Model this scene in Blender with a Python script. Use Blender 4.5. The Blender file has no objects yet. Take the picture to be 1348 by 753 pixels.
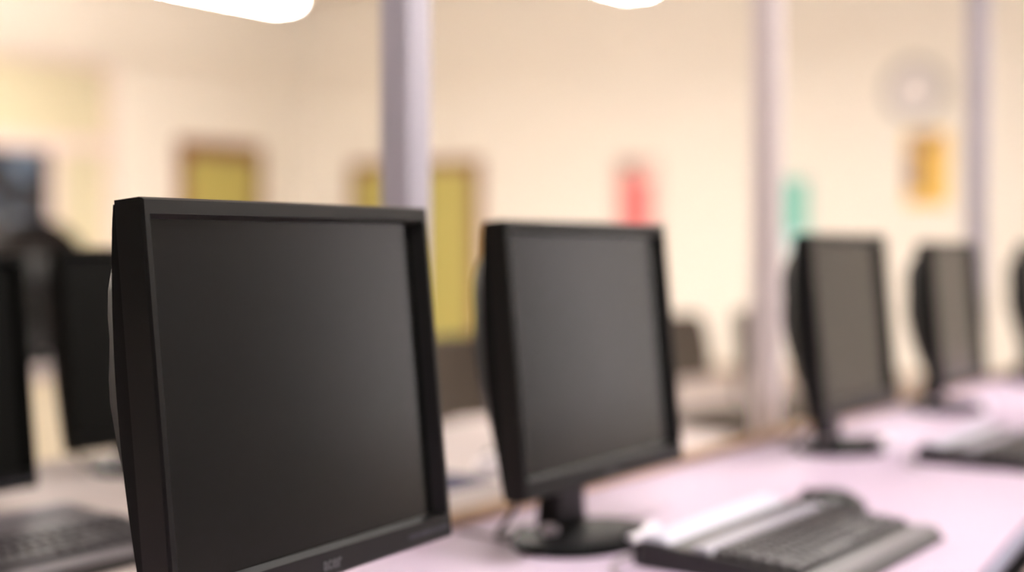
import bpy, bmesh, math, random
from mathutils import Vector, Matrix
random.seed(7)
S = bpy.context.scene
C = S.collection
PI = math.pi
U = math.radians(90 - 34.5)            # heading of the desk rows in the room
CU, SU = math.cos(U), math.sin(U)
DESK = 0.735                           # desk top height
CAMZ = 1.13

def P(u, n, z=0.0):                    # along the rows, across the rows, up
    return Vector((u * CU - n * SU, u * SU + n * CU, z))

# ------------------------------------------------------------------ materials
def mat(name, col, rough=0.5, spec=0.5, metal=0.0, noise=0.0, nscale=20.0, bump=0.0, bscale=200.0, coat=0.0, emit=None, estr=0.0):
    m = bpy.data.materials.new(name); m.use_nodes = True
    nt = m.node_tree; b = nt.nodes['Principled BSDF']
    b.inputs['Base Color'].default_value = (*col, 1)
    b.inputs['Roughness'].default_value = rough
    b.inputs['Specular IOR Level'].default_value = spec
    b.inputs['Metallic'].default_value = metal
    if coat:
        b.inputs['Coat Weight'].default_value = coat
        b.inputs['Coat Roughness'].default_value = 0.06
    tc = nt.nodes.new('ShaderNodeTexCoord')
    if noise:
        nz = nt.nodes.new('ShaderNodeTexNoise'); nz.inputs['Scale'].default_value = nscale; nz.inputs['Detail'].default_value = 4
        nt.links.new(tc.outputs['Object'], nz.inputs['Vector'])
        mx = nt.nodes.new('ShaderNodeMix'); mx.data_type = 'RGBA'
        mx.inputs[6].default_value = (*[c * (1 - noise) for c in col], 1)
        mx.inputs[7].default_value = (*[min(1, c * (1 + noise)) for c in col], 1)
        nt.links.new(nz.outputs['Fac'], mx.inputs[0]); nt.links.new(mx.outputs[2], b.inputs['Base Color'])
    if bump:
        n2 = nt.nodes.new('ShaderNodeTexNoise'); n2.inputs['Scale'].default_value = bscale
        nt.links.new(tc.outputs['Object'], n2.inputs['Vector'])
        bp = nt.nodes.new('ShaderNodeBump'); bp.inputs['Strength'].default_value = bump; bp.inputs['Distance'].default_value = 0.002
        nt.links.new(n2.outputs['Fac'], bp.inputs['Height']); nt.links.new(bp.outputs['Normal'], b.inputs['Normal'])
    if emit:
        b.inputs['Emission Color'].default_value = (*emit, 1); b.inputs['Emission Strength'].default_value = estr
    return m

LAMP = 54.0
M = {
 'blocker_grey': mat('slate_grey_blocker', (0.11, 0.107, 0.11), 0.8, 0.3, noise=0.03, nscale=3),  # for the cupboards added to darken reflections
 'wall': mat('cream_wall_paint', (0.90, 0.845, 0.75), 0.75, 0.3, noise=0.02, nscale=3, bump=0.08, bscale=120),
 'ceil': mat('ceiling_paint', (0.86, 0.80, 0.71), 0.85, 0.2, noise=0.02, nscale=4),
 'floor': mat('beige_vinyl_floor', (0.40, 0.34, 0.33), 0.6, 0.2, noise=0.06, nscale=6),
 'board': mat('green_board', (0.03, 0.05, 0.045), 0.6, 0.3, noise=0.2, nscale=3),
 'skirt': mat('skirting_paint', (0.40, 0.30, 0.22), 0.5),
 'frame': mat('brown_door_frame', (0.24, 0.10, 0.05), 0.45, noise=0.15, nscale=9),
 'door': mat('yellow_door', (0.47, 0.405, 0.11), 0.5, noise=0.05, nscale=5),
 'metal': mat('brushed_steel', (0.62, 0.62, 0.64), 0.3, metal=1.0),
 'pinkframe': mat('pink_white_window_frame', (0.80, 0.66, 0.60), 0.6, noise=0.03, nscale=5),
 'blind': mat('cream_blind_fabric', (0.72, 0.66, 0.46), 0.85, 0.2, noise=0.04, nscale=30, bump=0.1, bscale=300),
 'black': mat('black_monitor_plastic', (0.003, 0.003, 0.003), 0.36, 0.42, bump=0.04, bscale=900),
 'blackside': mat('black_satin_housing', (0.004, 0.004, 0.004), 0.5, 0.22, bump=0.05, bscale=700),
 'screen': mat('matte_lcd_glass', (0.0035, 0.0034, 0.0033), 0.20, 0.68, bump=0.02, bscale=1500),
 'mattescreen': mat('dull_black_lcd', (0.0035, 0.0035, 0.003), 0.45, 0.10),
 'gloss': mat('glossy_black_base', (0.006, 0.006, 0.007), 0.5, 0.06),
 'silver': mat('silver_plastic', (0.60, 0.58, 0.70), 0.38, 0.4),
 'silverdim': mat('dull_silver_plastic', (0.34, 0.32, 0.39), 0.4, 0.4),
 'glint': mat('pale_glint', (0.84, 0.78, 0.90), 0.3, 0.6),  # pale colour in place of glints on the monitor foot
 'logo': mat('grey_logo_print', (0.08, 0.08, 0.088), 0.5),
 'mark': mat('faint_grey_print', (0.05, 0.05, 0.065), 0.5),
 'deskpale': mat('pale_desk_laminate', (0.47, 0.41, 0.395), 0.8, 0.05, noise=0.02, nscale=8),
 'desk': mat('white_desk_laminate', (0.555, 0.445, 0.575), 0.6, 0.2, noise=0.015, nscale=8),
 'wood': mat('tan_wood_rail', (0.56, 0.36, 0.20), 0.5, noise=0.12, nscale=14),
 'edge': mat('black_edge_band', (0.006, 0.006, 0.008), 0.8, 0.03),
 'highlight': mat('lavender_edge_highlight', (0.24, 0.245, 0.36), 0.4, 0.4),
 'deskmetal': mat('grey_desk_frame', (0.30, 0.29, 0.31), 0.4, 0.5),
 'panel': mat('cream_desk_panel', (0.88, 0.78, 0.58), 0.6, noise=0.02, nscale=5),
 'pole': mat('lavender_grey_aluminium', (0.54, 0.50, 0.57), 0.42, 0.5),
 'key': mat('dark_grey_keys', (0.055, 0.050, 0.055), 0.42, 0.5),
 'kbody': mat('black_keyboard_plastic', (0.014, 0.013, 0.014), 0.35, 0.5),
 'palm': mat('grey_palm_rest', (0.15, 0.135, 0.15), 0.45, 0.35),
 'cable': mat('black_cable', (0.015, 0.015, 0.015), 0.45),
 'greycable': mat('grey_cable', (0.30, 0.27, 0.26), 0.5),
 'white': mat('white_plastic', (0.80, 0.74, 0.78), 0.35),
 'pad': mat('dark_blue_cloth', (0.035, 0.035, 0.075), 0.85, 0.2, noise=0.1, nscale=60),
 'chair': mat('grey_brown_upholstery', (0.075, 0.060, 0.048), 0.85, 0.2, noise=0.15, nscale=60),
 'leather': mat('dark_brown_leather', (0.014, 0.011, 0.010), 0.7, 0.15, bump=0.1, bscale=80),
 'chairmetal': mat('black_chair_metal', (0.03, 0.03, 0.032), 0.4),
 'diffuser': mat('lamp_diffuser', (0.9, 0.9, 0.9), 0.5, emit=(1.0, 0.95, 0.90), estr=LAMP),
 'lampbody': mat('white_lamp_housing', (0.75, 0.72, 0.66), 0.45),
 'clockface': mat('white_clock_face', (0.80, 0.74, 0.72), 0.5),
 'clockrim': mat('grey_clock_rim', (0.46, 0.44, 0.41), 0.4),
 'red': mat('red_poster_print', (0.88, 0.17, 0.17), 0.6, noise=0.06, nscale=6),
 'redgrey': mat('brown_grey_poster_print', (0.34, 0.22, 0.18), 0.6),
 'paper': mat('pink_paper', (0.86, 0.62, 0.56), 0.7),
 'teal': mat('teal_poster_print', (0.22, 0.56, 0.46), 0.6, noise=0.08, nscale=6),
 'palegreen': mat('pale_blue_poster_print', (0.55, 0.72, 0.74), 0.6),
 'yellow': mat('yellow_poster_print', (0.86, 0.54, 0.10), 0.6, noise=0.05, nscale=6),
 'brownprint': mat('brown_poster_print', (0.30, 0.17, 0.10), 0.6),
 'glass': None,
}
g = bpy.data.materials.new('window_glass'); g.use_nodes = True
b = g.node_tree.nodes['Principled BSDF']; b.inputs['Transmission Weight'].default_value = 1; b.inputs['Roughness'].default_value = 0; b.inputs['IOR'].default_value = 1.02
M['glass'] = g
# dark poster with pale blue shapes
pm = bpy.data.materials.new('dark_blue_picture_print'); pm.use_nodes = True
nt = pm.node_tree; b = nt.nodes['Principled BSDF']; b.inputs['Roughness'].default_value = 0.4
tc = nt.nodes.new('ShaderNodeTexCoord'); nz = nt.nodes.new('ShaderNodeTexNoise'); nz.inputs['Scale'].default_value = 4.6; nz.inputs['Detail'].default_value = 1.5
rp = nt.nodes.new('ShaderNodeValToRGB'); e = rp.color_ramp.elements
e[0].position = 0.52; e[0].color = (0.006, 0.007, 0.010, 1); e[1].position = 0.72; e[1].color = (0.15, 0.22, 0.32, 1)
nt.links.new(tc.outputs['Object'], nz.inputs['Vector']); nt.links.new(nz.outputs['Fac'], rp.inputs['Fac']); nt.links.new(rp.outputs['Color'], b.inputs['Base Color'])
M['picture'] = pm

# ------------------------------------------------------------------ mesh helpers
def box(bm, x0, x1, y0, y1, z0, z1, bev=0.0, seg=2):
    vs = [bm.verts.new(p) for p in ((x0,y0,z0),(x1,y0,z0),(x1,y1,z0),(x0,y1,z0),(x0,y0,z1),(x1,y0,z1),(x1,y1,z1),(x0,y1,z1))]
    fs = [bm.faces.new([vs[i] for i in f]) for f in ((3,2,1,0),(4,5,6,7),(0,1,5,4),(1,2,6,5),(2,3,7,6),(3,0,4,7))]
    if bev:
        es = set(ed for f in fs for ed in f.edges)
        bmesh.ops.bevel(bm, geom=list(es), offset=bev, segments=seg, affect='EDGES', profile=0.5)
    return vs

def cyl(bm, c, r, z0, z1, seg=32, r2=None):
    r2 = r if r2 is None else r2
    a = [bm.verts.new((c[0]+r*math.cos(2*PI*i/seg), c[1]+r*math.sin(2*PI*i/seg), z0)) for i in range(seg)]
    d = [bm.verts.new((c[0]+r2*math.cos(2*PI*i/seg), c[1]+r2*math.sin(2*PI*i/seg), z1)) for i in range(seg)]
    bm.faces.new(a[::-1]); bm.faces.new(d)
    for i in range(seg): bm.faces.new((a[i], a[(i+1)%seg], d[(i+1)%seg], d[i]))

def lathe(bm, prof, seg=48, sx=1, sy=1, c=(0,0)):
    rings = []
    for r, z in prof:
        rings.append([bm.verts.new((c[0]+sx*r*math.cos(2*PI*i/seg), c[1]+sy*r*math.sin(2*PI*i/seg), z)) for i in range(seg)])
    for a, d in zip(rings, rings[1:]):
        for i in range(seg): bm.faces.new((a[i], a[(i+1)%seg], d[(i+1)%seg], d[i]))
    bm.faces.new(rings[0][::-1]); bm.faces.new(rings[-1])

def catmull(pts, sub=8):
    pts = [Vector(p) for p in pts]; out = []
    for i in range(len(pts)-1):
        p0 = pts[max(i-1,0)]; p1 = pts[i]; p2 = pts[i+1]; p3 = pts[min(i+2,len(pts)-1)]
        for k in range(sub):
            t = k/sub
            out.append(0.5*((2*p1)+(p2-p0)*t+(2*p0-5*p1+4*p2-p3)*t*t+(3*p1-p0-3*p2+p3)*t**3))
    out.append(pts[-1]); return out

def tube(bm, pts, r, seg=10, smooth=True):
    pts = catmull(pts) if smooth else [Vector(p) for p in pts]
    rings = []; up = Vector((0,0,1))
    for i, p in enumerate(pts):
        t = (pts[min(i+1,len(pts)-1)] - pts[max(i-1,0)]).normalized()
        a = t.cross(up)
        if a.length < 1e-3: a = t.cross(Vector((1,0,0)))
        a.normalize(); d = a.cross(t)
        rings.append([bm.verts.new(p + r*(math.cos(2*PI*k/seg)*a + math.sin(2*PI*k/seg)*d)) for k in range(seg)])
    for a, d in zip(rings, rings[1:]):
        for k in range(seg): bm.faces.new((a[k], a[(k+1)%seg], d[(k+1)%seg], d[k]))
    bm.faces.new(rings[0][::-1]); bm.faces.new(rings[-1])

def prism(bm, poly, z0, z1, bev=0.0):
    a = [bm.verts.new((x, y, z0)) for x, y in poly]; d = [bm.verts.new((x, y, z1)) for x, y in poly]
    n = len(poly); fs = [bm.faces.new(a[::-1]), bm.faces.new(d)]
    for i in range(n): fs.append(bm.faces.new((a[i], a[(i+1)%n], d[(i+1)%n], d[i])))
    if bev:
        bmesh.ops.bevel(bm, geom=list(fs[1].edges), offset=bev, segments=2, affect='EDGES')

def obj(name, bm, m, parent=None, smooth=False):
    bmesh.ops.recalc_face_normals(bm, faces=bm.faces)
    me = bpy.data.meshes.new(name); bm.to_mesh(me); bm.free()
    if smooth:
        me.polygons.foreach_set('use_smooth', [True]*len(me.polygons))
        try: me.set_sharp_from_angle(angle=math.radians(38))
        except Exception: pass
    me.materials.append(M[m] if isinstance(m, str) else m)
    o = bpy.data.objects.new(name, me); C.objects.link(o)
    if parent: o.parent = parent
    return o

def BM(): return bmesh.new()

def tag(o, label, cat, group=None, kind=None):
    o['label'] = label; o['category'] = cat
    if group: o['group'] = group
    if kind: o['kind'] = kind
    return o

def thing(name, label, cat, loc, rot=U, group=None):
    o = bpy.data.objects.new(name, None); C.objects.link(o); o.empty_display_size = 0.1
    o.location = loc; o.rotation_euler = (0, 0, rot)
    return tag(o, label, cat, group)

def dup(root, loc, rot, label, group=None):
    r = root.copy(); C.objects.link(r); r.location = loc; r.rotation_euler = (0,0,rot); r['label'] = label
    if group: r['group'] = group
    for ch in list(root.children):
        c = ch.copy(); C.objects.link(c); c.parent = r
        for g2 in list(ch.children):
            d = g2.copy(); C.objects.link(d); d.parent = c
    return r

def struct(name, bm, m, label=None, parent=None):
    o = obj(name, bm, m, parent)
    if not parent:
        o.rotation_euler = (0,0,U); o['kind'] = 'structure'
        o['label'] = label; o['category'] = name.split('_')[0]
    return o

# ------------------------------------------------------------------ room shell (u along the rows, n across)
U0, U1, N0, N1, HC = -4.5, 11.13, -3.6, 10.3, 3.6
T = 0.2
bm = BM(); box(bm, U0-T, U1+T, N0-T, N1+T, -0.1, 0); struct('floor', bm, 'floor', 'pale beige vinyl floor of the computer room')
bm = BM(); box(bm, U0-T, U1+T, N0-T, N1+T, HC, HC+0.1); struct('ceiling', bm, 'ceil', 'plain cream ceiling over the computer room')

def wall(name, label, along, fixed, thick, a0, a1, holes, m='wall'):
    # holes: (a0, a1, z0, z1) openings
    bm = BM()
    def put(p, q, z0, z1):
        if q - p < 1e-4 or z1 - z0 < 1e-4: return
        lo, hi = min(fixed, fixed+thick), max(fixed, fixed+thick)
        if along == 'u': box(bm, p, q, lo, hi, z0, z1)
        else: box(bm, lo, hi, p, q, z0, z1)
    cur = a0
    for h0, h1, z0, z1 in sorted(holes):
        put(cur, h0, 0, HC); put(h0, h1, 0, z0); put(h0, h1, z1, HC); cur = h1
    put(cur, a1, 0, HC)
    return struct(name, bm, m, label)

wall('wall_left', 'cream wall on the left with the single yellow door and the window', 'u', N1, T, U0-T, U1+T, [(6.98, 8.62, 1.0, 2.75)])
wall('wall_back', 'cream far wall behind the monitors with posters and a clock', 'n', U1, T, N0, N1, [])
WIN = [(8.5, 10.8, 0.5, 2.8)]
wall('wall_right', 'cream wall on the right with an added window at its far end', 'u', N0-T, T, U0-T, U1+T, WIN)
wall('wall_front', 'cream wall behind the camera', 'n', U0-T, T, N0, N1, [])
bm = BM(); box(bm, U1-0.015, U1, N0, 7.9, 0, 0.09); struct('baseboard_back', bm, 'skirt', 'brown skirting along the far wall')
bm = BM(); box(bm, U0, 9.33, N1-0.015, N1, 0, 0.09); struct('baseboard_left', bm, 'skirt', 'brown skirting along the left wall')
t = thing('added_board', 'wide dark green board added unseen behind the camera to darken reflections', 'board', P(U0, 3.4, 0))  # unseen board added so reflections from behind stay dark
bm = BM(); box(bm, 0.012, 0.03, -6.2, 6.2, 0.5, 3.2); obj('writing_surface', bm, 'board', t)
bm = BM()
for a in ((-6.25,-6.2,0.45,3.25),(6.2,6.25,0.45,3.25),(-6.2,6.2,0.45,0.5),(-6.2,6.2,3.2,3.25)): box(bm, 0, 0.04, a[0], a[1], a[2], a[3])
obj('frame', bm, 'deskmetal', t)

# window added in the right wall out of frame, for daylight and screen reflections
for k, (a, c, z0, z1) in enumerate(WIN):
    bm = BM(); w = 0.06
    box(bm, a, a+w, N0-0.14, N0-0.06, z0, z1); box(bm, c-w, c, N0-0.14, N0-0.06, z0, z1)
    box(bm, a+w, c-w, N0-0.14, N0-0.06, z0, z0+w); box(bm, a+w, c-w, N0-0.14, N0-0.06, z1-w, z1)
    m_ = (a+c)/2; box(bm, m_-w/2, m_+w/2, N0-0.14, N0-0.06, z0+w, z1-w)
    o = struct('window_%d' % (k+2), bm, 'white', 'white framed window added unseen in the right wall for its daylight')
    for s0, s1 in ((a+w, m_-w/2), (m_+w/2, c-w)):
        bm = BM(); box(bm, s0, s1, N0-0.104, N0-0.098, z0+w, z1-w); obj('pane', bm, 'glass', o)
    ld = bpy.data.lights.new('daylight', 'AREA'); ld.shape = 'RECTANGLE'; ld.size = c-a; ld.size_y = z1-z0
    ld.cycles.is_portal = True
    lo = bpy.data.objects.new('daylight_portal', ld); C.objects.link(lo)
    lo.location = P((a+c)/2, N0-0.02, (z0+z1)/2)
    lo.rotation_euler = Vector((-SU, CU, 0)).to_track_quat('-Z', 'Z').to_euler()

# tall slate grey cupboards added out of view to darken the screen reflections
def cupboard(u, label, root=None):
    loc = P(u, N0, 0)
    if root: return dup(root, loc, U, label)
    t = thing('added_cupboard', label, 'cupboard', loc, U, 'added tall grey cupboards')
    bm = BM(); box(bm, -0.495, 0.495, 0.01, 0.45, 0.0, 2.4, 0.004); obj('carcass', bm, 'blocker_grey', t)
    for sd in (-1, 1):
        bm = BM(); box(bm, min(sd*0.003, sd*0.49), max(sd*0.003, sd*0.49), 0.451, 0.47, 0.08, 2.39, 0.002); d = obj('cupboard_door', bm, 'blocker_grey', t)
        bm = BM(); box(bm, sd*0.05-0.008, sd*0.05+0.008, 0.471, 0.495, 1.0, 1.14, 0.003); obj('door_handle', bm, 'metal', d)
    return t
cb = cupboard(-3.5, 'tall slate grey cupboard added unseen on the right wall to darken reflections')
for k in range(1, 12): cupboard(-3.5+k, 'tall slate grey cupboard added unseen on the right wall to darken reflections', cb)

# window on the left wall: upper blind, lower right blind, lower left dark picture
bm = BM(); w = 0.07
box(bm, 6.98, 7.05, N1-0.03, N1+0.1, 1.0, 2.75); box(bm, 8.55, 8.62, N1-0.03, N1+0.1, 1.0, 2.75)
box(bm, 7.05, 8.55, N1-0.03, N1+0.1, 1.0, 1.06); box(bm, 7.05, 8.55, N1-0.03, N1+0.1, 2.69, 2.75)
box(bm, 7.05, 8.55, N1-0.03, N1+0.1, 1.94, 2.07); box(bm, 7.94, 8.02, N1-0.03, N1+0.1, 1.06, 1.94)
win = struct('window_1', bm, 'pinkframe', 'window on the left wall with cream blinds over a pinkish crossbar')
def slatted(name, x0, x1, z0, z1, m, parent):
    bm = BM(); n = int((z1-z0)/0.05)
    for i in range(n):
        z = z0 + (z1-z0)*i/n
        box(bm, x0, x1, N1+0.02, N1+0.032, z+0.002, z+(z1-z0)/n-0.002)
    box(bm, x0, x1, N1+0.034, N1+0.036, z0, z1)
    return obj(name, bm, m, parent)
o = slatted('upper_blind', 7.05, 8.55, 2.07, 2.69, 'blind', win)
o = slatted('lower_blind', 8.02, 8.55, 1.06, 1.94, 'blind', win)
bm = BM(); box(bm, 7.05, 7.94, N1+0.02, N1+0.03, 1.06, 1.94); obj('dark_pane', bm, 'picture', win)['label'] = 'dark pane with pale blue patches'
bm = BM(); box(bm, 6.94, 8.66, N1-0.10, N1-0.031, 0.96, 0.995); obj('window_sill', bm, 'pinkframe', win)

# doors
def door(name, label, on, a0, a1, ztop, leaves):
    bm = BM(); f = 0.15 if on == 'left' else 0.10
    def bx(bm, p, q, d0, d1, z0, z1, bev=0):
        if on == 'left': box(bm, p, q, N1-d1, N1-d0, z0, z1, bev)
        else: box(bm, U1-d1, U1-d0, p, q, z0, z1, bev)
    bx(bm, a0, a0+0.09, 0, 0.06, 0, ztop); bx(bm, a1-0.09, a1, 0, 0.06, 0, ztop); bx(bm, a0+0.09, a1-0.09, 0, 0.06, ztop-f, ztop)
    fr = struct(name, bm, 'frame', label)
    wdt = (a1-a0-0.18)/leaves
    for k in range(leaves):
        p = a0+0.09+wdt*k
        bm = BM(); bx(bm, p+0.003, p+wdt-0.003, 0.004, 0.045, 0.01, ztop-f-0.003, 0.003)
        lf = obj('door_leaf', bm, 'door', fr)
        hp = p + (wdt-0.09 if k == 0 else 0.06)
        bm = BM(); bx(bm, hp, hp+0.03, 0.045, 0.052, 0.98, 1.16); bx(bm, hp+0.005, hp+0.025, 0.052, 0.09, 1.06, 1.08); bx(bm, hp-0.08 if k == 0 else hp+0.005, hp+0.025 if k == 0 else hp+0.11, 0.078, 0.096, 1.06, 1.08, 0.004)
        obj('door_handle', bm, 'metal', lf)
door('door_1', 'single yellow door with a brown frame in the left wall', 'left', 9.37, 10.46, 2.12, 1)
door('door_2', 'yellow double door with a brown frame, partly behind the near pole', 'back', 8.0, 9.62, 1.95, 2)

# ------------------------------------------------------------------ suspended lamps
def lamp(u1, n, label, root=None, group='suspended strip lamps'):
    loc = P(u1, n, 2.77)
    if root: return dup(root, loc, U, label, group)
    t = thing('strip_lamp', label, 'lamp', loc, U, group)
    bm = BM(); box(bm, -1.5, 0, -0.13, 0.13, 0.061, 0.09, 0.008); obj('housing', bm, 'lampbody', t)
    bm = BM(); box(bm, -1.49, -0.01, -0.115, 0.115, 0.0, 0.060, 0.02); obj('diffuser', bm, 'diffuser', t)
    for x in (-1.25, -0.25):
        bm = BM(); cyl(bm, (x, 0), 0.005, 0.088, HC-2.77, 8); obj('hanging_rod', bm, 'metal', t)
    return t
L0 = lamp(7.3, 6.9, 'lit strip lamp above the left wall door, at the upper left')
lamp(8.19, 4.62, 'lit strip lamp at the top edge right of the near pole, only its end showing', L0)
for u1, n in ((5.3, 8.8), (3.2, 8.8), (1.75, 0.1), (6.2, 9.6), (4.3, 9.9)): lamp(u1, n, 'lit strip lamp added outside the picture to light the room', L0)  # unseen lamps added to brighten walls and desk
for n in (6.9, 4.7, 2.4, -0.6):  # further lamp rows added out of view for their light
    for u1 in (4.6 if n != 2.4 else None, 6.6 if n < 6 else 5.55, None):
        if u1 is None: continue
        if n == 6.9 and u1 == 4.6: continue
        if n == 4.7 and u1 == 6.6: u1 = 6.4
        lamp(u1, n, 'lit strip lamp added outside the picture to light the room', L0)

# ------------------------------------------------------------------ desks
def smooth_front(u):
    pts = [(-1.0, 0.42), (0.6, 0.42), (1.2, 0.45), (1.734, 0.499), (2.018, 0.531), (2.5, 0.575), (3.2, 0.60), (6.6, 0.60)]
    for (a, x), (b_, y) in zip(pts, pts[1:]):
        if a <= u <= b_: return x + (y-x)*(u-a)/(b_-a)
    return pts[-1][1]
DU0, DU1 = -0.3, 6.2
t = thing('computer_desk', 'long white desk carrying the monitor row in front', 'desk', P(0,0,0))
us = [DU0 + (DU1-DU0)*i/60 for i in range(61)]
poly = [(u, smooth_front(u)+0.004) for u in us] + [(DU1, 1.189), (DU0, 1.189)]
bm = BM(); prism(bm, poly, DESK-0.028, DESK); obj('desktop', bm, 'desk', t)
bm = BM()   # rounded black front edge band
rings = []
for u in us:
    n = smooth_front(u)
    pr = [(0.0035, -0.0163), (-0.004, -0.0163), (-0.009, -0.018), (-0.011, -0.024), (-0.011, -0.044), (-0.007, -0.054), (0.0035, -0.056)]
    rings.append([bm.verts.new((u, n+a, DESK+d)) for a, d in pr])
for a, d in zip(rings, rings[1:]):
    for k in range(6): bm.faces.new((a[k], a[k+1], d[k+1], d[k]))
    bm.faces.new((a[6], a[0], d[0], d[6]))
obj('edge_band', bm, 'edge', t, True)
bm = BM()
tube(bm, [(u, smooth_front(u)-0.004, DESK-0.0082) for u in us], 0.0078, 12, False); obj('edge_highlight', bm, 'highlight', t, True)['label'] = 'lavender bead painted along the top of the front edge'  # lavender strip stands in for the highlight on the rounded edge
bm = BM(); box(bm, DU0+0.05, DU1-0.05, 1.10, 1.118, 0.30, DESK-0.0285); obj('modesty_panel', bm, 'panel', t)
for u in (-0.2, 1.4, 3.0, 4.6, 6.1):
    bm = BM(); box(bm, u-0.025, u+0.025, 1.02, 1.07, 0.02, DESK-0.0285); box(bm, u-0.025, u+0.025, 0.70, 1.12, 0.0, 0.03, 0.004)
    obj('leg', bm, 'deskmetal', t)

t2 = thing('wooden_rail', 'tan wooden rail running along the back edge of the front white desk', 'rail', P(0,0,0))
bm = BM(); box(bm, DU0, DU1, 1.191, 1.208, DESK-0.028, DESK+0.018, 0.002); obj('rail', bm, 'wood', t2)
for u in (-0.2, 1.4, 3.0, 4.6, 6.1):
    bm = BM(); box(bm, u-0.02, u+0.02, 1.192, 1.207, 0.0, DESK-0.0285); obj('support', bm, 'deskmetal', t2)
t = thing('computer_desk', 'pale desk behind the nearest monitor, carrying the keyboard at lower left', 'desk', P(0,0,0))
bm = BM(); box(bm, -0.6, 2.5, 1.32, 2.17, DESK-0.028, DESK, 0.003); obj('desktop', bm, 'deskpale', t)
bm = BM(); box(bm, -0.5, 2.4, 1.75, 1.77, 0.25, DESK-0.0285); obj('modesty_panel', bm, 'panel', t)
for u in (-0.5, 0.9, 2.4):
    bm = BM(); box(bm, u-0.025, u+0.025, 1.68, 1.73, 0.02, DESK-0.0285); box(bm, u-0.025, u+0.025, 1.45, 2.05, 0.0, 0.03, 0.004); obj('leg', bm, 'deskmetal', t)

t = thing('computer_desk', 'far desk with a cream front panel, seen between the two black monitors at left', 'desk', P(0,0,0))
bm = BM(); box(bm, 1.2, 4.3, 3.70, 4.40, DESK-0.028, DESK, 0.003); obj('desktop', bm, 'deskpale', t)
bm = BM(); box(bm, 1.22, 4.28, 3.72, 3.74, 0.06, DESK-0.0285); obj('front_panel', bm, 'panel', t)
for u in (1.23, 4.25):
    bm = BM(); box(bm, u-0.015, u+0.015, 3.742, 4.36, 0.0, DESK-0.0285); obj('side_panel', bm, 'panel', t)

# ------------------------------------------------------------------ service poles between the desks
def pole(u, n, label, root=None):
    if root: return dup(root, P(u, n, 0), U, label)
    t = thing('service_pole', label, 'pole', P(u, n, 0), U)
    bm = BM(); h = 0.026
    box(bm, -h, h, -h, h, 0.012, HC-0.002, 0.004); obj('shaft', bm, 'pole', t)
    bm = BM(); box(bm, -0.012, 0.012, -h-0.003, -h+0.001, 0.9, HC-0.1, 0.001); obj('cover_strip', bm, 'pole', t)
    bm = BM(); box(bm, -0.045, 0.045, -0.04, 0.04, 0, 0.012, 0.003); obj('foot_plate', bm, 'deskmetal', t)
    return t
M['polepale'] = mat('pale_pink_grey_aluminium', (0.80, 0.70, 0.70), 0.5, 0.4)
p0 = pole(1.575, 1.264, 'lavender grey square pole rising behind the nearest monitor')
pp = pole(2.79, 1.264, 'thin pale pole rising behind the third monitor, right of the red poster', p0)
for c in pp.children:
    if not c.name.startswith('foot'): c.data = c.data.copy(); c.data.materials[0] = M['polepale']
pole(4.27, 1.264, 'lavender pole at the right, between the clock and the picture edge', p0)

# ------------------------------------------------------------------ monitor
W, H, TILT, Y0, H0 = 0.41, 0.34, math.radians(5.4), -0.075, 0.086
ct, st = math.cos(TILT), math.sin(TILT)
def L(a, d, v):   # across, back, up on the tilted panel -> local point
    return (a, Y0 + d*ct + v*st, H0 + v*ct - d*st)

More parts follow.
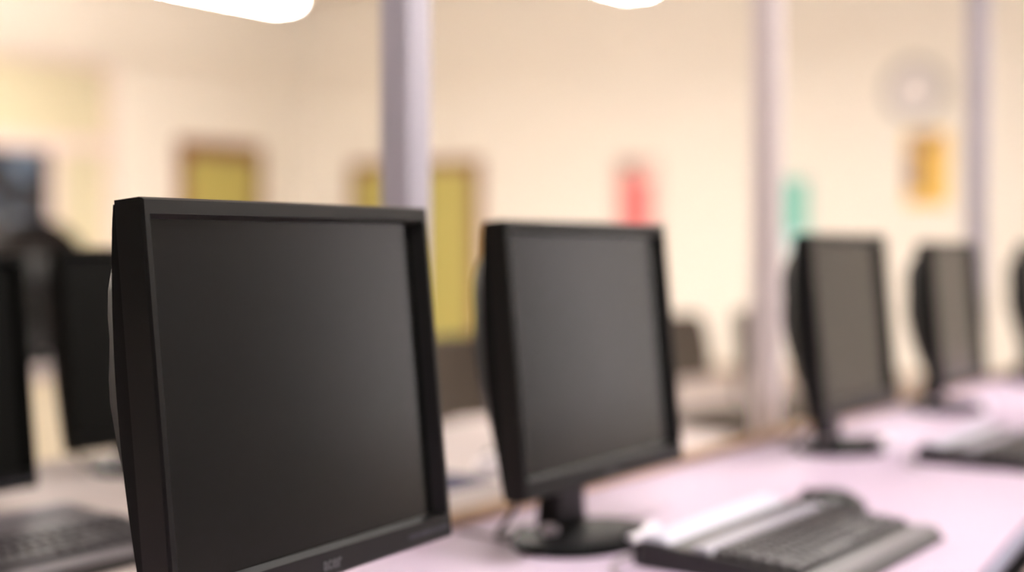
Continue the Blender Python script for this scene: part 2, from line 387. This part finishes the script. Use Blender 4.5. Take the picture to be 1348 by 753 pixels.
def make_monitor(label, loc, rot, group):
    t = thing('computer_monitor', label, 'monitor', loc, rot, group)
    # front bezel: outer frame shell with slanted inner walls
    bm = BM(); hw = W/2
    def loop(x0, x1, v0, v1, d): return [bm.verts.new(L(x0,d,v0)), bm.verts.new(L(x1,d,v0)), bm.verts.new(L(x1,d,v1)), bm.verts.new(L(x0,d,v1))]
    r = [loop(-hw, hw, 0, H, 0.030), loop(-hw, hw, 0, H, 0.0025), loop(-hw+0.002, hw-0.002, 0.002, H-0.002, 0.0),
         loop(-hw+0.0075, hw-0.0075, 0.0235, H-0.0135, 0.0), loop(-hw+0.0155, hw-0.0155, 0.0265, H-0.0160, 0.0125)]
    for a, d in zip(r, r[1:]):
        for k in range(4): bm.faces.new((a[k], a[(k+1)%4], d[(k+1)%4], d[k]))
    # close the back of the frame ring so it is solid
    r2 = loop(-hw+0.0155, hw-0.0155, 0.0265, H-0.0160, 0.030)
    for k in range(4):
        bm.faces.new((r[-1][k], r[-1][(k+1)%4], r2[(k+1)%4], r2[k])); bm.faces.new((r2[k], r2[(k+1)%4], r[0][(k+1)%4], r[0][k]))
    obj('front_bezel', bm, 'black', t)
    bm = BM(); q = [bm.verts.new(L(x,d,v)) for d in (0.0128, 0.0295) for x, v in ((-hw+0.0157,0.0267),(hw-0.0157,0.0267),(hw-0.0157,H-0.0162),(-hw+0.0157,H-0.0162))]
    for f in ((0,1,2,3),(7,6,5,4),(0,4,5,1),(1,5,6,2),(2,6,7,3),(3,7,4,0)): bm.faces.new([q[i] for i in f])
    obj('screen', bm, 'screen', t)
    # rear housing with the swelling back
    prof = [(0.0,.0395),(.06,.042),(.12,.050),(.17,.0575),(.25,.066),(.33,.072),(.42,.078),(.52,.082),(.58,.0815),(.63,.079),(.68,.077),(.74,.077),(.80,.0745),(.85,.069),(.90,.058),(.94,.046),(1.0,.0395)]
    bm = BM(); rows = []
    for v, D in prof:
        vv = 0.003 + v*(H-0.006); ww = hw-0.003
        q_ = 0.006*math.sin(PI*v); e_ = 0.0345+0.0125*math.sin(PI*min(1, max(0, v*1.02-0.02)))**0.8; D = max(D, e_+0.004); sec = [(-ww, .0303), (-ww, e_), (-ww+0.003, e_+0.002), (-ww+0.026, D-0.001), (-ww+0.034, D), (0, D+q_), (ww-0.034, D), (ww-0.026, D-0.001), (ww-0.003, e_+0.002), (ww, e_), (ww, .0303)]
        sec = [(a, max(d, .0303+0.00005*i)) for i, (a, d) in enumerate(sec)]
        rows.append([bm.verts.new(L(a, d, vv)) for a, d in sec])
    n = len(rows[0])
    for a, d in zip(rows, rows[1:]):
        for k in range(n-1): bm.faces.new((a[k], a[k+1], d[k+1], d[k]))
        bm.faces.new((a[n-1], a[0], d[0], d[n-1]))
    bm.faces.new(rows[0]); bm.faces.new(rows[-1][::-1])
    rh = obj('rear_housing', bm, 'blackside', t, True)
    bm = BM()   # vent slots on the back
    for k in range(12):
        a = -0.11+0.02*k
        vs = [bm.verts.new(L(a+dx, dd, vv)) for dd in (0.079, 0.0865) for dx, vv in ((0,.235),(.008,.235),(.008,.275),(0,.275))]
        for f in ((0,1,2,3),(7,6,5,4),(0,4,5,1),(1,5,6,2),(2,6,7,3),(3,7,4,0)): bm.faces.new([vs[i] for i in f])
    obj('vent_slots', bm, 'black', rh)
    # neck and base
    bm = BM(); vs = []
    for (y0, y1, hw2, z) in ((-0.012, 0.020, 0.042, 0.010), (-0.012, 0.020, 0.036, 0.05), (-0.014, 0.016, 0.034, 0.10), (-0.012, 0.010, 0.034, 0.17)):
        vs.append([bm.verts.new(p) for p in ((-hw2,y0,z),(hw2,y0,z),(hw2,y1,z),(-hw2,y1,z))])
    for a, d in zip(vs, vs[1:]):
        for k in range(4): bm.faces.new((a[k], a[(k+1)%4], d[(k+1)%4], d[k]))
    bm.faces.new(vs[0][::-1]); bm.faces.new(vs[-1])
    bmesh.ops.bevel(bm, geom=list(bm.edges), offset=0.003, segments=2, affect='EDGES')
    obj('stand_neck', bm, 'black', t)
    bm = BM()
    lathe(bm, [(0.96,0.0),(1.0,0.003),(1.0,0.007),(0.97,0.011),(0.85,0.0145),(0.55,0.018),(0.30,0.020),(0.0001,0.0205)], 64, 0.122, 0.087, (0,-0.035))
    sb = obj('stand_base', bm, 'gloss', t, True)
    bm = BM(); rings = []   # pale lip shaped in place of the glints on the base front
    for k in range(13):
        an = math.radians(-100 + 50*k/12)
        pr = [(0.86,0.0175),(0.98,0.0165),(1.04,0.010),(1.03,0.0015),(0.80,0.0150)]
        rings.append([bm.verts.new((0.122*q*math.cos(an), -0.035+0.087*q*math.sin(an), z+0.0012)) for q, z in pr])
    for a, d in zip(rings, rings[1:]):
        for k in range(5): bm.faces.new((a[k], a[(k+1)%5], d[(k+1)%5], d[k]))
    bm.faces.new(rings[0]); bm.faces.new(rings[-1][::-1])
    obj('glint_lip', bm, 'glint', sb, True)['label'] = 'pale lip standing in for the glints on the front of the foot'
    bm = BM(); lathe(bm, [(0.012,0.0165),(0.012,0.0225),(0.010,0.027),(0.005,0.0292),(0.0001,0.0297)], 20, 1, 1, (-0.058,-0.014)); obj('glint_dot', bm, 'glint', sb, True)['label'] = 'pale round dot standing in for a glint beside the neck'  # small pale dome in place of a glint on the base
    # lead hanging from the back
    bm = BM(); z = H0
    tube(bm, [(-0.13, -0.02, z+0.03), (-0.131, -0.015, z-0.006), (-0.13, -0.004, z-0.03), (-0.12, 0.025, z-0.062), (-0.06, 0.062, 0.0068-0.0), (0.02, 0.075, 0.0042)], 0.0035)
    obj('lead', bm, 'cable', t, True)
    # logo and small printed line on the lower bezel
    cu = bpy.data.curves.new('logo', 'FONT'); cu.body = 'acer'; cu.size = 0.0165; cu.align_x = 'CENTER'; cu.align_y = 'CENTER'; cu.extrude = 0.0002; cu.offset = 0.0004
    tmp = bpy.data.objects.new('tmp', cu); C.objects.link(tmp)
    dg = bpy.context.evaluated_depsgraph_get(); me = bpy.data.meshes.new_from_object(tmp.evaluated_get(dg))
    bpy.data.objects.remove(tmp)
    for v in me.vertices:
        x, y, zz = v.co; v.co = Vector(L(x*0.95, -0.0004-zz, 0.0122+y))
    me.materials.clear(); me.materials.append(M['logo'])
    o = bpy.data.objects.new('logo', me); C.objects.link(o); o.parent = t
    o['label'] = 'small grey logo lettering in the middle of the lower bezel'
    bm = BM(); x = hw-0.080; rnd = random.Random(3)
    while x < hw-0.012:
        w_ = rnd.choice((0.0022, 0.003, 0.0036))
        q = [bm.verts.new(L(xx, d, v)) for d in (-0.0006, 0.0001) for xx, v in ((x,0.0100),(x+w_,0.0100),(x+w_,0.0142),(x,0.0142))]
        for f in ((0,1,2,3),(7,6,5,4),(0,4,5,1),(1,5,6,2),(2,6,7,3),(3,7,4,0)): bm.faces.new([q[i] for i in f])
        x += w_ + rnd.choice((0.0010, 0.0010, 0.0026))
    obj('printed_line', bm, 'mark', t)
    return t

def mon_at(cx, cy, yaw):      # bottom centre of the front face -> stand position and heading
    th = math.radians(90-yaw); k = -Y0
    return Vector((cx - math.cos(math.radians(yaw))*k, cy + math.sin(math.radians(yaw))*k, DESK)), th
MG = 'black monitors on the front desk'
loc, th = mon_at(-0.162, 1.286, 29.6)
mon = make_monitor('large black monitor nearest the camera, at left, in focus', loc, th, MG)
def lift(root, dz):           # the panel sits higher or lower on its stand
    for ch in root.children:
        if ch.name.split('.')[0] in ('front_bezel','screen','rear_housing','logo','printed_line'): ch.location.z += dz
def put_mon(cx, cy, yaw, dz, label, group=MG):
    loc, th = mon_at(cx, cy, yaw); r = dup(mon, loc, th, label, group); lift(r, dz); return r
put_mon(0.132, 1.866, 34.0, 0.0, 'black monitor with a visible foot, in the middle, second from the camera')
put_mon(0.675, 2.719, 33.1, -0.010, 'black monitor right of the middle, third from the camera, below the teal poster')
put_mon(1.080, 3.376, 31.8, -0.024, 'narrow looking black monitor near the right, fourth from the camera')
put_mon(1.566, 4.098, 32.0, -0.026, 'black monitor cut off by the right picture edge')
G2 = 'black monitors on the desk behind'
ra = put_mon(-0.60, 2.50, 34.0, -0.035, 'dark monitor directly behind the nearest one, its left part showing', G2)
rb = put_mon(-0.803, 1.90, 34.0, -0.044, 'black monitor cut off by the left picture edge, behind a keyboard', G2)
xm = P(2.96, 3.95)
rc = dup(mon, Vector((xm.x, xm.y, DESK)), U+PI, 'black monitor seen from behind, on the far desk at left below the dark window pane'); lift(rc, -0.076); del rc['group']
for r in (ra, rb, rc):
    for c in r.children:
        if c.name.startswith('screen') or c.name.startswith('front_bezel'):
            c.data = c.data.copy(); c.data.materials[0] = M['mattescreen']
lift(mon, 0.008)

# ------------------------------------------------------------------ keyboards
def make_keyboard(label, loc, rot, group):
    t = thing('keyboard', label, 'keyboard', loc, rot, group)
    # local x along the row, y towards the monitor, origin at the middle of the front edge
    LX = 0.19
    def zt(y): return 0.013 + 0.075*max(0, y)     # sloping deck
    bm = BM(); secs = []
    for y in (0.0, 0.012, 0.05, 0.19, 0.255, 0.272):
        e = {0.0: 0.010, 0.012: 0.003, 0.05: 0.0, 0.19: 0.0, 0.255: 0.004, 0.272: 0.014}[y]
        zz = {0.0: 0.006, 0.272: 0.026}.get(y, zt(y))
        secs.append([bm.verts.new(p) for p in ((-LX+e, y, 0.0), (LX-e, y, 0.0), (LX-e, y, zz-0.003), (LX-e-0.003, y, zz), (-LX+e+0.003, y, zz), (-LX+e, y, zz-0.003))])
    for a, d in zip(secs, secs[1:]):
        for k in range(6): bm.faces.new((a[k], a[(k+1)%6], d[(k+1)%6], d[k]))
    bm.faces.new(secs[0]); bm.faces.new(secs[-1][::-1])
    body = obj('body', bm, 'kbody', t)
    def bar(name, x0, x1, y0, y1, hgt, m):
        bm = BM(); rows = []
        for f in (0, .12, .5, .88, 1):
            y = y0+(y1-y0)*f; h = hgt*(0.15 if f in (0,1) else (0.85 if f != .5 else 1.0))
            rows.append([bm.verts.new((x, y, zz)) for x, zz in ((x0, zt(y)-0.001), (x0+0.002, zt(y)+h), (x1-0.002, zt(y)+h), (x1, zt(y)-0.001))])
        for a, d in zip(rows, rows[1:]):
            for k in range(4): bm.faces.new((a[k], a[(k+1)%4], d[(k+1)%4], d[k]))
        bm.faces.new(rows[0]); bm.faces.new(rows[-1][::-1])
        return obj(name, bm, m, t)
    bar('rear_strip', -LX+0.012, LX-0.02, 0.222, 0.262, 0.007, 'silver')['label'] = 'silver strip along the back'
    bar('middle_strip', -LX+0.010, LX-0.010, 0.166, 0.192, 0.005, 'silverdim')['label'] = 'silver strip behind the keys'
    bar('palm_rest', -LX+0.006, LX-0.006, 0.008, 0.036, 0.004, 'palm')['label'] = 'grey palm rest along the front'
    kb = BM()
    def keymesh(w):
        b_ = BM(); s, hh = 0.0155, 0.0075
        a = [b_.verts.new(p) for p in ((-w/2,-s/2,0),(w/2,-s/2,0),(w/2,s/2,0),(-w/2,s/2,0))]
        i = 0.0022
        d = [b_.verts.new(p) for p in ((-w/2+i,-s/2+i,hh),(w/2-i,-s/2+i,hh),(w/2-i,s/2-i*0.6,hh),(-w/2+i,s/2-i*0.6,hh))]
        b_.faces.new(a[::-1]); b_.faces.new(d)
        for k in range(4): b_.faces.new((a[k], a[(k+1)%4], d[(k+1)%4], d[k]))
        return b_
    kb.free()
    cache = {}
    pitch = 0.0188
    x_left = -LX+0.010
    layout = [ [1.25,1.25,1.25,6.0,1.25,1.25,1.25,1,1,1,1,1.5], [2.25]+[1]*10+[2.75]+[1]*3+[1.0], [1.75]+[1]*11+[2.25]+[1]*4, [1.5]+[1]*12+[1.5]+[1]*4, [1]*13+[2]+[1]*4, [1]*19 ]
    for r_, row in enumerate(layout):
        x = x_left; y = 0.050 + r_*0.0192
        tot = sum(row)*pitch; f = min(1.0, (2*LX-0.020)/tot)
        for wk in row:
            ww = round(wk*pitch*f-0.0022, 4)
            if ww not in cache:
                o = obj('key', keymesh(ww), 'key', t); cache[ww] = o
            else:
                o = cache[ww].copy(); C.objects.link(o)
            o.location = (x+wk*pitch*f/2, y+0.008, zt(y+0.008)+0.0002); o.rotation_euler = (math.atan(0.075), 0, 0)
            x += wk*pitch*f
    bm = BM(); tube(bm, [(-0.12, 0.268, 0.012), (-0.122, 0.281, 0.005), (-0.14, 0.290, 0.0033), (-0.17, 0.291, 0.0033), (-0.20, 0.285, 0.0033), (-0.23, 0.27, 0.0033), (-0.26, 0.24, 0.0033)], 0.0022)
    obj('cable', bm, 'greycable', t, True)
    return t
KG = 'keyboards on the desks'
kbd = make_keyboard('black keyboard with silver strips, front right before the middle monitor', P(1.705, 0.597, DESK), U, KG)
dup(kbd, P(2.715, 0.585, DESK), U, 'blurred black keyboard at the right edge, before the fourth monitor', KG)
k0 = dup(kbd, P(1.10, 1.365, DESK), U, 'dark keyboard at the lower left, left of the nearest monitor', KG)

for c in k0.children:
    if c.name.startswith('rear_strip') or c.name.startswith('middle_strip'):
        c.data = c.data.copy(); c.data.materials[0] = M['palm']
        c['label'] = 'dark grey ' + ('strip along the back' if c.name.startswith('rear') else 'strip behind the keys')
# ------------------------------------------------------------------ mice
def make_mouse(label, loc, rot, m='kbody', group=None):
    t = thing('computer_mouse', label, 'mouse', loc, rot, group)
    bm = BM()
    prof = [(-0.055,0.012,0.010),(-0.050,0.024,0.020),(-0.035,0.030,0.030),(-0.012,0.031,0.037),(0.012,0.029,0.036),(0.034,0.028,0.028),(0.050,0.025,0.019),(0.056,0.016,0.011)]
    rings = []
    for y, w_, h in prof:
        rings.append([bm.verts.new((w_*math.cos(a)*(1 if math.sin(a) > 0 else 1), y, max(0.0, h*math.sin(a)**0.8) if math.sin(a) > 0 else 0)) for a in [PI*i/12 for i in range(13)]])
    for a, d in zip(rings, rings[1:]):
        for k in range(12): bm.faces.new((a[k], a[k+1], d[k+1], d[k]))
        bm.faces.new((a[12], a[0], d[0], d[12]))
    bm.faces.new(rings[0]); bm.faces.new(rings[-1][::-1])
    obj('shell', bm, m, t, True)
    bm = BM(); vs = [bm.verts.new((x, 0.030+0.010*math.cos(a), 0.0265+0.010*math.sin(a))) for x in (-0.0035, 0.0035) for a in [2*PI*i/16 for i in range(16)]]
    bm.faces.new(vs[:16]); bm.faces.new(vs[16:][::-1])
    for i in range(16): bm.faces.new((vs[i], vs[(i+1)%16], vs[16+(i+1)%16], vs[16+i]))
    obj('scroll_wheel', bm, 'palm', t)
    return t
m0 = make_mouse('black mouse behind the far end of the front keyboard', P(1.985, 0.80, DESK), U+0.5)
t = thing('mouse_pad', 'dark blue mouse pad behind the lower left corner of the nearest monitor', 'mouse pad', P(1.405, 1.47, DESK))
bm = BM(); box(bm, -0.09, 0.09, -0.10, 0.10, 0, 0.004, 0.0015); obj('cloth_pad', bm, 'pad', t)
t = thing('mouse_pad', 'dark blue mouse pad seen between the two nearest monitors', 'mouse pad', P(1.86, 1.45, DESK))
bm = BM(); box(bm, -0.10, 0.08, -0.09, 0.09, 0, 0.004, 0.0015); obj('cloth_pad', bm, 'pad', t)
m1 = make_mouse('pale white mouse beside the blue pad, between the two nearest monitors', P(2.02, 1.40, DESK), U+0.2, 'white')

# loose cable on the front desk
def W2(x, y): return Vector((x, y, DESK+0.0028))
bm = BM(); tube(bm, [W2(-0.074,1.950), W2(-0.03,1.905), W2(0.0,1.868), W2(0.022,1.840)], 0.0025)
o = obj('desk_cable', bm, 'greycable', None, True); tag(o, 'thin grey cable lying on the desk left of the middle monitor foot', 'cable')

# ------------------------------------------------------------------ chairs
def make_chair(label, loc, rot, group):
    t = thing('task_chair', label, 'chair', loc, rot, group)
    # local y+ is the back of the chair
    bm = BM(); box(bm, -0.21, 0.21, -0.21, 0.19, 0.43, 0.49, 0.025, 3); obj('seat', bm, 'chair', t, True)
    bm = BM(); rows = []
    for z, hw2, off in ((0.60,0.13,0.205),(0.62,0.16,0.21),(0.70,0.17,0.222),(0.79,0.16,0.236),(0.835,0.14,0.243),(0.85,0.10,0.246)):
        rows.append([bm.verts.new((x*hw2, off-0.025*(1-x*x)*-1+dy, z)) for dy, xs in ((0.0,(-1,-.5,0,.5,1)),(0.045,(1,.5,0,-.5,-1))) for x in xs])
    for a, d in zip(rows, rows[1:]):
        for k in range(10): bm.faces.new((a[k], a[(k+1)%10], d[(k+1)%10], d[k]))
    bm.faces.new(rows[0]); bm.faces.new(rows[-1][::-1])
    obj('backrest', bm, 'chair', t, True)
    bm = BM(); tube(bm, [(0,0.05,0.415),(0,0.22,0.415),(0,0.295,0.47),(0,0.30,0.60),(0,0.298,0.68)], 0.016); obj('back_support', bm, 'chairmetal', t, True)
    bm = BM(); box(bm, -0.09, 0.09, -0.09, 0.09, 0.405, 0.429, 0.004); cyl(bm, (0,0), 0.022, 0.11, 0.405, 16); obj('gas_column', bm, 'chairmetal', t, True)
    bm = BM(); cyl(bm, (0,0), 0.035, 0.07, 0.115, 16)
    for k in range(5):
        a = 2*PI*k/5; tube(bm, [(0.03*math.cos(a),0.03*math.sin(a),0.09),(0.16*math.cos(a),0.16*math.sin(a),0.085),(0.28*math.cos(a),0.28*math.sin(a),0.065)], 0.015)
    star = obj('star_base', bm, 'chairmetal', t, True)
    for k in range(5):
        a = 2*PI*k/5
        bm = BM(); c = Vector((0.28*math.cos(a), 0.28*math.sin(a), 0.028))
        tn = Vector((-math.sin(a), math.cos(a), 0)); rd = Vector((math.cos(a), math.sin(a), 0))
        vs = [bm.verts.new(c + s*0.02*tn + 0.027*(math.cos(q)*rd + Vector((0,0,math.sin(q))))) for s in (-1,1) for q in [2*PI*i/14 for i in range(14)]]
        bm.faces.new(vs[:14]); bm.faces.new(vs[14:][::-1])
        for i in range(14): bm.faces.new((vs[i], vs[(i+1)%14], vs[14+(i+1)%14], vs[14+i]))
        obj('caster', bm, 'chairmetal', star, True)
    return t
ch = make_chair('grey brown task chair in the gap between the two nearest monitors, before the yellow door', P(3.45, 2.325, 0), U, 'task chairs beyond the desks')
dup(ch, P(5.60, 2.34, 0), U+0.15, 'grey task chair seen left of the third monitor, its small backrest clear of the others', 'task chairs beyond the desks')
dup(ch, P(5.0, 2.39, 0), U-0.1, 'grey task chair just showing past the right side of the middle monitor', 'task chairs beyond the desks')

t = thing('executive_chair', 'dark high backed chair with a rounded top behind the far desk at left', 'chair', P(3.70, 4.85, 0), U)
bm = BM(); rows = []
for z, hw2, off in ((0.50,0.20,0.0),(0.56,0.26,0.01),(0.75,0.29,0.03),(0.95,0.285,0.055),(1.08,0.25,0.075),(1.16,0.19,0.085),(1.215,0.11,0.09),(1.23,0.05,0.092)):
    rows.append([bm.verts.new((x*hw2, off+0.05*x*x*-1+dy, z)) for dy, xs in ((0.0,(-1,-.6,0,.6,1)),(0.10,(1,.6,0,-.6,-1))) for x in xs])
for a, d in zip(rows, rows[1:]):
    for k in range(10): bm.faces.new((a[k], a[(k+1)%10], d[(k+1)%10], d[k]))
bm.faces.new(rows[0]); bm.faces.new(rows[-1][::-1])
obj('backrest', bm, 'leather', t, True)
bm = BM(); box(bm, -0.26, 0.26, -0.42, 0.06, 0.42, 0.53, 0.04, 3); obj('seat', bm, 'leather', t, True)
for s in (-1, 1):
    bm = BM(); tube(bm, [(s*0.27,0.0,0.46),(s*0.30,-0.02,0.58),(s*0.30,-0.10,0.66),(s*0.30,-0.32,0.66),(s*0.29,-0.36,0.55),(s*0.265,-0.34,0.46)], 0.018); obj('armrest', bm, 'chairmetal', t, True)
bm = BM(); cyl(bm, (0,-0.18), 0.028, 0.09, 0.425, 16)
for k in range(5):
    a = 2*PI*k/5; tube(bm, [(0,-0.18,0.09),(0.16*math.cos(a),-0.18+0.16*math.sin(a),0.08),(0.30*math.cos(a),-0.18+0.30*math.sin(a),0.03)], 0.03)
obj('star_base', bm, 'chairmetal', t, True)

# ------------------------------------------------------------------ things on the far wall
def wall_flat(name, label, cat, n, z, panels):
    t = thing(name, label, cat, P(U1, n, z))
    for nm, y0, y1, z0, z1, th_, m in panels:
        bm = BM(); box(bm, -th_, -0.001 if th_ < 0.007 else -0.0065, y0, y1, z0, z1); obj(nm, bm, m, t)
    return t
wall_flat('poster', 'blurred red poster on the far wall above the middle monitor', 'poster', 6.30, 1.08,
    [('sheet', -0.24, 0.24, 0.0, 0.82, 0.006, 'paper'), ('red_print', -0.14, 0.16, 0.02, 0.62, 0.008, 'red'), ('dark_print', -0.04, 0.17, 0.63, 0.79, 0.008, 'redgrey')])
wall_flat('poster', 'blurred teal green poster on the far wall above the third monitor', 'poster', 4.80, 1.05,
    [('sheet', -0.15, 0.15, 0.0, 0.64, 0.006, 'palegreen'), ('teal_print', -0.13, 0.14, 0.16, 0.62, 0.008, 'teal')])
wall_flat('poster', 'yellow and brown poster hanging below the round clock', 'poster', 3.68, 1.43,
    [('sheet', -0.17, 0.17, 0.0, 0.58, 0.006, 'yellow'), ('brown_print', 0.03, 0.165, 0.10, 0.44, 0.008, 'brownprint'), ('top_print', -0.06, 0.12, 0.46, 0.57, 0.008, 'brownprint')])
t = thing('wall_clock', 'round pale clock with a grey rim, high on the far wall at right', 'clock', P(U1, 3.78, 2.34))
def disc(r0, r1, x0, x1, m, nm):
    bm = BM(); seg = 48
    vs = [[bm.verts.new((x, r*math.cos(2*PI*i/seg), r*math.sin(2*PI*i/seg))) for i in range(seg)] for r, x in ((r1,x1),(r1,x0),(r0,x0),(r0,x1))]
    for a, d in ((0,1),(1,2),(2,3),(3,0)):
        for i in range(seg): bm.faces.new((vs[a][i], vs[a][(i+1)%seg], vs[d][(i+1)%seg], vs[d][i]))
    obj(nm, bm, m, t, True)
disc(0.19, 0.25, -0.05, -0.001, 'clockrim', 'rim')
bm = BM(); seg = 48
a = [[bm.verts.new((x, 0.19*math.cos(2*PI*i/seg), 0.19*math.sin(2*PI*i/seg))) for i in range(seg)] for x in (-0.03, -0.001)]
bm.faces.new(a[0]); bm.faces.new(a[1][::-1])
for i in range(seg): bm.faces.new((a[0][i], a[0][(i+1)%seg], a[1][(i+1)%seg], a[1][i]))
obj('face', bm, 'clockface', t)
for ln, wd, an in ((0.10, 0.012, 0.9), (0.15, 0.008, -1.2)):
    bm = BM(); dv = Vector((0, -math.sin(an), math.cos(an))); pv = Vector((0, math.cos(an), math.sin(an)))
    q = [bm.verts.new(Vector((x,0,0)) + s*dv*ln + w_*pv*wd/2) for x in (-0.0335, -0.0305) for s, w_ in ((-0.15,-1),(-0.15,1),(1,1),(1,-1))]
    for f in ((0,1,2,3),(7,6,5,4),(0,4,5,1),(1,5,6,2),(2,6,7,3),(3,7,4,0)): bm.faces.new([q[i] for i in f])
    obj('hand', bm, 'clockrim', t)

# ------------------------------------------------------------------ daylight, camera, view
w = bpy.data.worlds.new('daylight_sky'); S.world = w; w.use_nodes = True
bg = w.node_tree.nodes['Background']; bg.inputs['Color'].default_value = (1.0, 0.93, 0.92, 1); bg.inputs['Strength'].default_value = 3.3
cd = bpy.data.cameras.new('camera'); cam = bpy.data.objects.new('camera', cd); C.objects.link(cam); S.camera = cam
cam.location = (0, 0, CAMZ); cam.rotation_euler = (math.radians(90 - 1.69), 0, 0)
cd.sensor_width = 36; cd.lens = 1879/1348*36; cd.clip_start = 0.05
cd.dof.use_dof = True; cd.dof.focus_distance = 1.17; cd.dof.aperture_fstop = 1.55
S.view_settings.view_transform = 'Standard'; S.view_settings.look = 'None'; S.view_settings.gamma = 1
S.view_settings.use_curve_mapping = False; S.view_settings.exposure = 0.0
